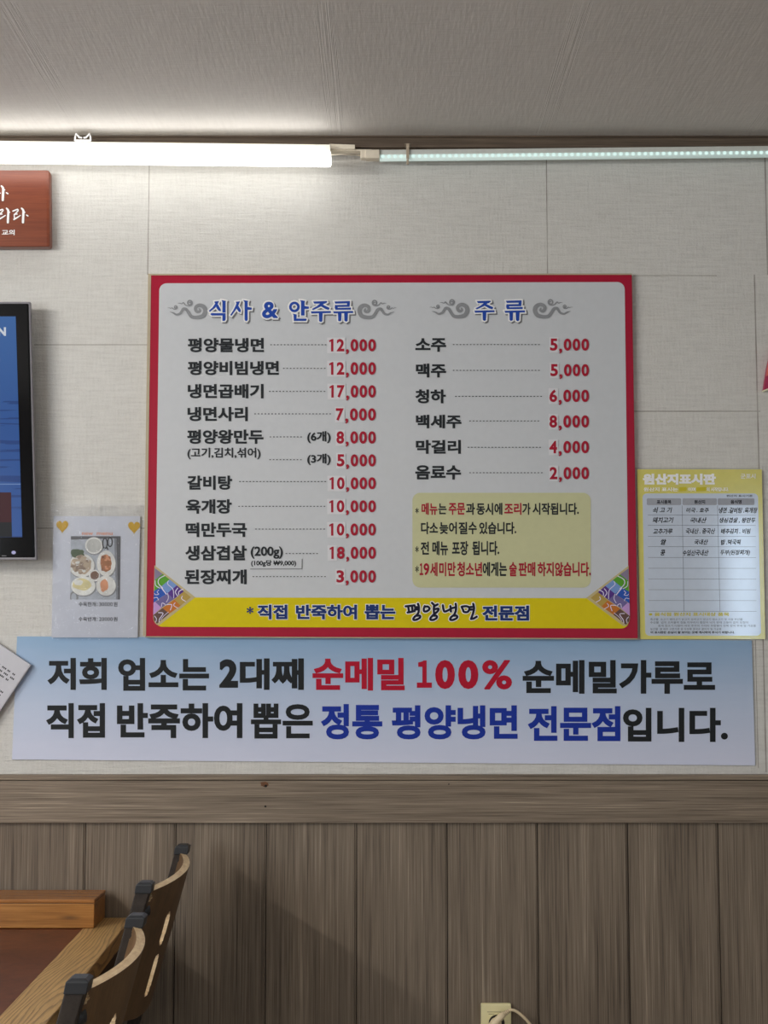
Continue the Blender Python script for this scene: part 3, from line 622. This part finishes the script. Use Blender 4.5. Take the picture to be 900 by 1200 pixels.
for L in (ring(480, 365, 24, 48, 11), ring(522, 355, 24, 42, 11)):
    for q in L: fpoly(q, 'black', 4)
fpoly([(488, 395), (500, 395), (512, 415), (500, 420)], 'black', 4)
ph.build('food_photo', fmats, fy)
# sleeve film
k = N('clear_film'); tr = k.n('ShaderNodeBsdfTransparent', Color=(.97, .97, .98, 1)); gl = k.n('ShaderNodeBsdfGlossy', Color=(1, 1, 1, 1), Roughness=.12)
nzf = k.noise(k.coord(), (40, 40, 70), 3); bp = k.n('ShaderNodeBump', Strength=.7, Distance=.004, Height=nzf); k.set(gl.inputs['Normal'], bp.outputs[0])
fr_ = k.n('ShaderNodeFresnel', IOR=1.35); mx = k.n('ShaderNodeMixShader', Fac=k.math('MULTIPLY', fr_.outputs[0], 1.0)); k.set(mx.inputs[1], tr.outputs[0]); k.set(mx.inputs[2], gl.outputs[0]); k.set(k.out.inputs[0], mx.outputs[0])
mb = MB(); nx_, ny_ = 22, 30; vs = []
for j in range(ny_ + 1):
    for i in range(nx_ + 1):
        u, v_ = i / nx_, j / ny_; px, py = bil([FZ(32, 40), FZ(800, 34), FZ(768, 1160), FZ(24, 1160)], u, v_)
        wr = .0016 * sin(31 * u + 9 * v_) * sin(17 * u - 23 * v_) * max(0, 1 - v_ * 9) * 1.6
        vs.append(P(px, py, .0105 + wr))
mb.add(vs, [(j * (nx_ + 1) + i, j * (nx_ + 1) + i + 1, (j + 1) * (nx_ + 1) + i + 1, (j + 1) * (nx_ + 1) + i) for j in range(ny_) for i in range(nx_)])
mb.build('plastic_sleeve', k.m, fy, True)

# ------------------------------------------------------------------ tilted note card at left
nc = thing('note_card', 'thick white tilted note card over the left end of the banner', 'card', P(0, 800, .01))
CARD = plain('card_white', (.60, .60, .65), .45, .3, var=.02); CEDGE = plain('card_edge', pc(128, 126, 130), .5)
ANG = atan2(779 - 755, 36 - 0); CX, CY = 36.0, 779.5
def card(u, v):     # u back along the top edge, v down the right edge
    return (CX - u * cos(ANG) - v * sin(ANG) * 1.0, CY - u * sin(ANG) + v * cos(ANG))
ANG = radians(34.0)
cq = [card(92, 0), card(0, 0), card(0, 120), card(92, 120)]
slab(cq, .020, .006, 'board', CEDGE, nc, .0008)
slab([card(92, .0), card(1.4, .0), card(1.4, 120), card(92, 120)], .0204, .0198, 'paper', CARD, nc)
mb = MB()
for r_, (v0, u0) in enumerate(((20, 9), (25, 7), (29.5, 12), (45, 9), (49.5, 9.5), (54, 12.5), (68, 10))):
    uu = u0
    for w_ in range(6):
        ln = random.uniform(4, 8)
        for kx in range(int(ln / 1.9)):
            set_poly(mb, [[card(uu + kx * 1.9, v0 - 1), card(uu + kx * 1.9 + 1.4, v0 - 1), card(uu + kx * 1.9 + 1.3, v0 + 1), card(uu + kx * 1.9 + .1, v0 + 1)]], lambda x, y: (x, y), .0208)
        uu += ln + 1.5
mb.build('lettering', PEN, nc)

# ------------------------------------------------------------------ television
tv = thing('television', 'black flat television showing a blue sea at the left edge', 'television', P(-200, 505, .05))
BEZ = plain('gloss_black_bezel', (.006, .006, .007), .1, .22, var=.02); TRIM = plain('bezel_trim_grey', pc(86, 84, 88), .35)
TD = .062
QT = [(-470, 353.5), (35.5, 353.5), (43, 656), (-478, 656)]
slab(QT, TD - .003, TD - .016, 'back_shell', TRIM, tv, .002)
slab([(-455, 368), (22, 368), (28, 640), (-462, 640)], TD - .015, .02, 'rear_housing', BEZ, tv, .004)
slab([(-468, 355.5), (33.2, 355.5), (40.8, 653.2), (-476, 653.2)], TD, TD - .014, 'bezel', BEZ, tv, .003)
k = N('sea_screen'); co = k.coord(); nz = k.noise(co, (2.5, 1, 60), 3); zz = k.n('ShaderNodeSeparateXYZ', Vector=co)
fz = k.n('ShaderNodeMapRange', Value=zz.outputs[2], From_Min=P(0, 631, TD).z, From_Max=P(0, 370, TD).z)
cc = k.ramp(fz.outputs[0], [(0, lin((44, 84, 152))), (.5, lin((42, 84, 150))), (1, lin((60, 104, 166)))])
low_ = k.math('LESS_THAN', fz.outputs[0], .62)
dk = k.math('MULTIPLY', low_, k.math('MULTIPLY', k.math('GREATER_THAN', nz, .56), .55))
cc = k.mix(dk, cc, lin((20, 44, 104)))
k.base((.01, .01, .012), .2, .2); k.set(k.b.inputs['Emission Color'], cc); k.b.inputs['Emission Strength'].default_value = .92
sc_ = slab([(-440, 370.8), (18.3, 370.8), (26, 629.5), (-448, 629.5)], TD + .0006, TD - .003, 'screen', k.m, tv)
T = MB(); set_text(T, 'N', (-2.5, 383.5, 7, 393.6), TD + .0012, .05); T.build('broadcast_lettering', emit('screen_white', lin((215, 222, 232)), .9), sc_)
sl = lambda q, nm, c_, e: slab(q, TD + .0012, TD, nm, emit(nm + '_glow', lin(c_), e), sc_)
sl([(-300, 577), (13, 577), (13.6, 612), (-300, 612)], 'caption_block', (62, 14, 24), .9); sl([(-300, 612), (13.6, 612), (14, 629.3), (-300, 629.3)], 'caption_bar', (15, 18, 24), .9)
sl([(-440, 566.8), (24, 566.8), (24, 567.9), (-440, 567.9)], 'wave_line', (110, 140, 190), .9)
T = MB(); set_poly(T, [ell(16, 647.5, 2.6, 2.1, 14)], lambda x, y: (x, y), TD + .0006); T.build('power_light', emit('power_glow', (.62, .6, .95), .7), tv)
T = MB().box(P(2, 651, TD + .001), P(7.5, 651.7, TD)); T.build('control_mark', TRIM, tv)
MB().box(P(-300, 420, .02), P(-120, 600, .001)).build('wall_bracket', plain('bracket_black', (.02, .02, .02), .5), tv)

# ------------------------------------------------------------------ carved wooden sign
ws = thing('wooden_sign', 'reddish brown carved wooden sign plaque under the tube light', 'sign', P(-100, 245, .01))
SW = wood('red_lacquer_wood', (.15, .028, .012), (.26, .066, .025), (3, 60, 60), (9, 300, 300), .3, .08, spec=.6)
slab([(-330, 199.5), (58, 199), (58.6, 289), (-330, 290)], .030, .001, 'plank', SW, ws, .006)
SZ = lambda a, b: (a / 10.91, 190 + b / 10.91)
RA = [[(165, 626, 20), (200, 612, 22), (226, 604, 22)], [(226, 604, 20), (230, 622, 20), (186, 668, 18)], [(186, 668, 18), (218, 664, 20)], [(180, 668, 16), (186, 722, 18)], [(178, 732, 24), (222, 706, 22), (262, 680, 14)], [(276, 590, 24), (298, 622, 34), (296, 700, 36), (293, 770, 34)], [(312, 640, 22), (322, 640, 10)]]
DOT = [[(338, 676, 18), (356, 688, 20)]]
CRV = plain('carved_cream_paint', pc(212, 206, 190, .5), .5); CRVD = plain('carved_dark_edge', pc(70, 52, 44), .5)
for nm, grp in (('carved_lettering', [(RA, -193, 0), (RA, 0, 0), (DOT, 0, 0)]), ('carved_lettering', [(RA, -258, -285), (DOT, -256, -285)])):
    mb = MB(); ed = MB()
    for L, dx, dy in grp:
        for s in L:
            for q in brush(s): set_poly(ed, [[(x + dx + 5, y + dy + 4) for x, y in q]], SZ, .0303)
            for q in brush([(a_, b_, c_ * .82) for a_, b_, c_ in s]): set_poly(mb, [[(x + dx, y + dy) for x, y in q]], SZ, .0307)
    o_ = mb.build(nm, CRV, ws); ed.build('carved_edge', CRVD, o_)
T = MB(); set_text(T, '교의', (*SZ(22, 862), *SZ(188, 934)), .0307, .03, wob=.01); T.build('carved_lettering', CRV, ws)

# ------------------------------------------------------------------ red sign corner at the right edge
rs = thing('red_sign', 'tilted red sign on the wall at the far right edge', 'sign', P(930, 430, .02))
RS = plain('sign_crimson', pc(112, 24, 52), .4); RS2 = plain('sign_coral', pc(150, 76, 66), .4)
slab([(894.8, 457.5), (899, 431), (904, 410), (985, 380), (985, 425)], .014, .001, 'board', RS, rs, .001)
slab([(897.6, 441), (902, 413), (903.6, 411), (985, 381), (985, 404)], .0146, .0135, 'upper_band', RS2, rs)
slab([(894.6, 457.2), (985, 424.6), (985, 426), (895.2, 458.6)], .0146, .002, 'lower_highlight', plain('sign_edge_highlight', pc(190, 170, 140), .4), rs)  # yellowish highlight along the bottom edge, painted as a pale strip

# ------------------------------------------------------------------ wall socket and plug
CRM = plain('socket_cream', pc(150, 138, 108, .3), .35, var=.02); HOLE = plain('socket_dark', (.03, .027, .022), .5)
so = thing('wall_socket', 'cream plastic wall socket on the panelling at the bottom edge', 'socket', P(581, 1205, .012))
pb = [P(563.8, 1176.5, .026), P(599, 1176.5, .026), P(599.5, 1246, .026), P(563.8, 1246, .026)]
MB().prism(pb, [Vector((p.x * 1.0, -.0122, p.z)) for p in pb]).build('plate', CRM, so, bevel=.0025, seg=3)
mb = MB(); set_poly(mb, [[(571, 1185.6), (590, 1185.6), (590, 1186.2), (571, 1186.2)], [(572.5, 1188), (585, 1188), (585, 1188.6), (572.5, 1188.6)]], lambda x, y: (x, y), .0263); mb.build('engraved_line', plain('line_tan', pc(96, 84, 62), .5), so)
mb = MB(); set_poly(mb, [ell(582, 1199, 10, 10.5, 28)], lambda x, y: (x, y), .0263); sk = mb.build('socket_well', HOLE, so)
mb = MB(); set_poly(mb, ring(582, 1199, 10.6, 11.1, 1.2, 28), lambda x, y: (x, y), .0268); mb.build('well_rim', CRM, so)
PLUG = plain('plug_grey_white', pc(140, 128, 106, .3), .4, var=.03)
pg = thing('power_plug', 'off-white right-angle plug with a white cord pushed in the wall socket', 'plug', P(582, 1199, .03))
mb = MB(); c0 = P(579.5, 1199, .03)
mb.tube([P(581, 1199.5, .027), P(581, 1199.5, .046)], .013, 18)
mb.build('plug_base', PLUG, pg, True, bevel=.001)
mb = MB(); mb.tube([P(575.5, 1203, .046), P(579, 1199.5, .047), P(586, 1192.5, .047), P(591, 1187.5, .047)], [.0085, .0095, .0078, .0065], 14); mb.build('plug_body', PLUG, pg, True)
mb = MB()
for i in range(4):
    a_ = P(590.5 + i * 1.7, 1188.6 - i * 1.1, .047); b_ = P(591.6 + i * 1.7, 1187.8 - i * 1.1, .047); mb.tube([a_, b_], .0058 - i * .0003, 12)
mb.build('strain_relief', plain('relief_grey', pc(120, 108, 88, .3), .5), pg, True)
pth = [P(590, 1188, .047), P(594, 1185.5, .047), P(599, 1183.5, .047), P(605, 1185.2, .046), P(612, 1190.5, .044), P(620, 1199, .04), P(628, 1212, .035), P(634, 1240, .03), P(637, 1290, .026), P(640, 1370, .025)]
pp = []
for i in range(len(pth) - 1):
    a_, b_, c_, e_ = pth[max(0, i - 1)], pth[i], pth[i + 1], pth[min(len(pth) - 1, i + 2)]
    for s in (0, .25, .5, .75): pp.append(.5 * (2 * b_ + (c_ - a_) * s + (2 * a_ - 5 * b_ + 4 * c_ - e_) * s * s + (3 * b_ - a_ - 3 * c_ + e_) * s ** 3))
pp.append(pth[-1]); pp.append(Vector((pth[-1].x + .03, -.05, .004)))
MB().tube(pp, .0033, 10).build('cord', PLUG, pg, True)

# ------------------------------------------------------------------ table and box
TZ = P(156, 1073, .004).z
xr0 = P(156, 1073, .004).x; e1 = Q(60, 1194, TZ); dxdy = (e1.x - xr0) / (e1.y + .004)
inn = Q(5, 1198, TZ)
k = N('oak_border'); co = k.coord(); sp = k.n('ShaderNodeSeparateXYZ', Vector=co)
lo = k.noise(co, (7, 1.3, 7), 2, .5); wv = k.math('ADD', k.math('MULTIPLY', sp.outputs[0], 120), k.math('MULTIPLY', lo, 17)); wv = k.math('ADD', wv, k.math('MULTIPLY', k.noise(co, (160, 14, 160), 3), .55))
fr0 = k.math('FRACT', wv); fb = k.noise(co, (420, 9, 420), 3, .7)
k.base(k.mix(.45, k.ramp(fr0, [(.0, (.06, .03, .01)), (.2, (.26, .14, .045)), (.45, (.62, .39, .15))]), k.ramp(fb, [(.35, (.28, .15, .05)), (.6, (.62, .40, .17))])), .38, .45); k.bump(fb, .12, .001); OAK = k.m
TOPB = wood('brown_table_inlay', lin((80, 40, 24)), lin((118, 64, 38)), (7, 7, 7), (60, 60, 60), .4, .05)
DKW = wood('dark_apron_wood', lin((52, 36, 24)), lin((98, 72, 50)), (4, 4, 60), (9, 9, 300), .5, .1)
tb = thing('dining_table', 'oak bordered dining table with brown top set end-on to the wall', 'table', (xr0 - .35, -.6, 0))
TL, TWD = -1.32, .90
def tx(y, off=0.0): return xr0 + dxdy * (y + .004) * 0.9 + off
BW = .088
def strip(x_a, x_b, y_a, y_b, z0, z1, nm, m_, bv=.002):
    lo = [Vector((x_a(y_a), y_a, z0)), Vector((x_b(y_a), y_a, z0)), Vector((x_b(y_b), y_b, z0)), Vector((x_a(y_b), y_b, z0))]
    return MB().prism([v + Vector((0, 0, z1 - z0)) for v in lo], lo).build(nm, m_, tb, bevel=bv)
yw = -.028
R_ = lambda y: tx(y); RI = lambda y: tx(y, -BW); LI = lambda y: tx(y, -TWD + BW); L_ = lambda y: tx(y, -TWD)
strip(RI, R_, TL, yw, TZ - .036, TZ, 'border_rail', OAK); strip(L_, LI, TL, yw, TZ - .036, TZ, 'border_rail', OAK)
strip(LI, RI, TL, TL + BW, TZ - .036, TZ, 'border_rail', OAK)
strip(LI, RI, TL + BW, yw, TZ - .030, TZ - .0008, 'inlay_top', TOPB, 0)
strip(lambda y: tx(y, -.045), lambda y: tx(y, -.02), TL + .05, yw - .03, TZ - .12, TZ - .036, 'apron', DKW); strip(lambda y: tx(y, -TWD + .02), lambda y: tx(y, -TWD + .045), TL + .05, yw - .03, TZ - .12, TZ - .036, 'apron', DKW)
for y_ in (TL + .27, yw - .27):
    x_ = tx(y_, -TWD / 2); MB().box((x_ - .03, y_ - .03, .04), (x_ + .03, y_ + .03, TZ - .036)).build('pedestal', DKW, tb, bevel=.003)
    MB().box((x_ - .32, y_ - .03, 0), (x_ + .32, y_ + .03, .045)).build('foot', DKW, tb, bevel=.004)
k = N('box_pine'); co = k.coord(); g1 = k.noise(co, (3.5, 40, 60), 4, .6, 1, .6); g2 = k.noise(co, (8, 200, 260), 3)
vk = k.n('ShaderNodeTexVoronoi', {'feature': 'F1'}, Vector=k.n('ShaderNodeMapping', Vector=co, Scale=(7, 14, 30)).outputs[0], Scale=1.0)
kn = k.ramp(vk.outputs['Distance'], [(.04, (1, 1, 1)), (.22, (0, 0, 0))])
f_ = k.math('ADD', k.math('MULTIPLY', g1, .6), k.math('MULTIPLY', g2, .4))
c = k.ramp(f_, [(.34, (.26, .10, .018)), (.5, (.40, .17, .036)), (.68, (.52, .25, .065))]); c = k.mix(k.math('MULTIPLY', kn, .55), c, (.03, .018, .008)); k.base(c, .32, .5); PINE = k.m
LIDM = wood('box_lid_lacquer', (.26, .095, .022), (.46, .2, .06), (5, 60, 60), (12, 300, 300), .25, .05)
f0 = Q(110, 1088, TZ); yb0 = f0.y; xb1 = f0.x; ztop = P(110, 1056, -yb0).z; yb1 = -.03
bx = thing('utensil_box', 'varnished wooden utensil box lying on the table against the wall', 'box', (xb1 - .3, (yb0 + yb1) / 2, TZ))
xb0 = xb1 - .46
MB().box((xb0, yb0, TZ + .0005), (xb1, yb1, ztop - .005)).build('body', PINE, bx, bevel=.0015)
MB().box((xb0 - .001, yb0 - .0015, ztop - .004), (xb1 + .001, yb1, ztop + .004)).build('lid', LIDM, bx, bevel=.0018)
MB().box((xb0 + .002, yb0 + .002, ztop - .0052), (xb1 - .002, yb1 - .002, ztop - .0038)).build('lid_gap', HOLE, bx)

# ------------------------------------------------------------------ chairs
STEEL = plain('hammered_dark_steel', (.032, .024, .019), .5, .3, 0, .25, .5); CAP = plain('black_plastic_cap', (.022, .024, .028), .38)
PLY = wood('plywood_face', lin((84, 62, 40)), lin((128, 98, 66)), (14, 14, 3), (160, 160, 9), .45, .1); EDGE = wood('plywood_edge', lin((200, 166, 122)), lin((240, 216, 176)), (40, 40, 300), (30, 30, 900), .5, .1)
CHH = .915
def chair(label, top, width, zt):
    """top: world x of the post tops at the back; width in y; the sitter looks towards -x"""
    x0, yn, yf = top
    ch_ = thing('dining_chair', label, 'chair', (x0 - .25, (yn + yf) / 2, 0), 'dining chairs beside the table')
    prof_ = [(0, zt), (-.032, zt - .12), (-.122, zt - .45), (-.132, .44), (-.10, .3), (-.02, 0)]
    for yy in (yn, yf):
        mb = MB(); rings = []
        for i, (dx, z) in enumerate(prof_):
            wx = .013
            rings += [(x0 + dx - wx, yy - .016, z), (x0 + dx + wx, yy - .016, z), (x0 + dx + wx, yy + .016, z), (x0 + dx - wx, yy + .016, z)]
        n_ = len(prof_)
        fs = [(i * 4 + j, i * 4 + (j + 1) % 4, (i + 1) * 4 + (j + 1) % 4, (i + 1) * 4 + j) for i in range(n_ - 1) for j in range(4)] + [(3, 2, 1, 0), tuple(n_ * 4 - 4 + j for j in range(4))]
        mb.add(rings, fs); post = mb.build('back_post', STEEL, ch_, bevel=.002)
        MB().add([(x0 + a_ * s_ + c_, yy + b_ * t_, zt + h_) for h_, s_, t_, c_ in ((-.013, .0152, .0185, -.002), (.003, .0152, .0185, .001), (.007, .0095, .0145, .0015)) for a_, b_ in ((-1, -1), (1, -1), (1, 1), (-1, 1))],
                 [(i * 4 + j, i * 4 + (j + 1) % 4, (i + 1) * 4 + (j + 1) % 4, (i + 1) * 4 + j) for i in range(2) for j in range(4)] + [(3, 2, 1, 0), (8, 9, 10, 11)]).build('end_cap', CAP, post, bevel=.0012)
        sg = 1 if yy == yn else .2
        for q_ in (.05, .098, .165, .215):
            dz = q_; dx = -.032 * min(1, dz / .12) - .09 * max(0, dz - .12) / .33
            MB().tube([(x0 + dx + .004, yy + sg * .014, zt - dz), (x0 + dx + .017, yy + sg * .022, zt - dz)], [.0125, .010], 14).build('clip', CAP, post, True)
    # bowed plywood back with slots
    nu, nv = 96, 60; y_a, y_b = yn + .012, yf - .012; H_ = .235
    def pt(u, v_):
        dz = .012 + H_ * v_ + .035 * v_ * (4 * u * (1 - u)) ** 1.0 * (1 if v_ > .5 else 0) * (v_ - .5) * 2
        dx = -.032 * min(1, dz / .12) - .09 * max(0, dz - .12) / .33
        bow = .032 * (1 - (2 * u - 1) ** 2)
        return Vector((x0 + dx + .006 + bow, y_a + (y_b - y_a) * u, zt - dz))
    def hole(u, v_):
        for cu in (.34, .68):
            for cv, hv in ((.42, .13), (.75, .14)):
                if abs(v_ - cv) < hv and abs(u - cu) < .042 * sqrt(max(0, 1 - ((v_ - cv) / hv) ** 4)): return True
        return False
    def edge_cut(u, v_):        # scalloped sides that leave the sheet only at the clips
        s_ = min(u, 1 - u)
        if s_ > .075: return False
        dz = .012 + H_ * v_
        near = min(abs(dz - q_) for q_ in (0.0, .05, .098, .165, .215))
        return s_ < .06 * min(1, max(0, (near - .016) / .014))
    bm = bmesh.new(); gr = [[bm.verts.new(pt(i / nu, j / nv)) for i in range(nu + 1)] for j in range(nv + 1)]
    for j in range(nv):
        for i in range(nu):
            u, v_ = (i + .5) / nu, (j + .5) / nv
            if hole(u, v_) or edge_cut(u, v_): continue
            bm.faces.new((gr[j][i], gr[j][i + 1], gr[j + 1][i + 1], gr[j + 1][i]))
    for v_ in [v_ for v_ in bm.verts if not v_.link_faces]: bm.verts.remove(v_)
    me = bpy.data.meshes.new('backrest'); bm.to_mesh(me); bm.free(); me.materials.append(PLY); me.materials.append(EDGE)
    for p in me.polygons: p.use_smooth = True
    bo = bpy.data.objects.new('backrest', me); COL.objects.link(bo); attach(bo, ch_)
    sm = bo.modifiers.new('sheet', 'SOLIDIFY'); sm.thickness = .014; sm.offset = 0; sm.material_offset_rim = 1; sm.use_even_offset = False
    es = bo.modifiers.new('split', 'EDGE_SPLIT'); es.split_angle = radians(50)
    # seat and front legs
    sx0, sx1 = x0 - .52, x0 - .118; mb = MB(); pr = []
    fr_ = rrect(sx0, yn - .005, sx1, yf + .005, .05, 5)
    mb.prism([Vector((a_, b_, .462)) for a_, b_ in fr_], [Vector((a_, b_, .435)) for a_, b_ in fr_]); mb.build('seat', plain('seat_brown_vinyl', (.06, .035, .025), .4), ch_, bevel=.008, seg=3)
    MB().box((sx0 + .03, yn + .012, .41), (sx1, yn + .032, .435)).box((sx0 + .03, yf - .032, .41), (sx1, yf - .012, .435)).box((sx0 + .03, yn + .032, .41), (sx0 + .05, yf - .032, .435)).build('seat_frame', STEEL, ch_)
    for yy in (yn + .02, yf - .02): MB().box((sx0 + .03, yy - .014, 0), (sx0 + .055, yy + .014, .41)).build('leg', STEEL, ch_, bevel=.002)
    return ch_
a1, a2, b1, b2 = Q(92, 1150, CHH), Q(160.5, 1076, CHH), Q(182, 1037, CHH), Q(204, 993, CHH)
for nm, v in (('a1', a1), ('a2', a2), ('b1', b1), ('b2', b2)): print(nm, [round(q, 3) for q in v])
chair('nearer plywood backed dining chair with black capped posts pulled to the table', ((a1.x + a2.x) / 2, a1.y, a2.y), 0, CHH)
chair('farther plywood backed dining chair with black capped posts next to the wall panelling', ((b1.x + b2.x) / 2, b1.y, min(b2.y, -.07)), 0, CHH)
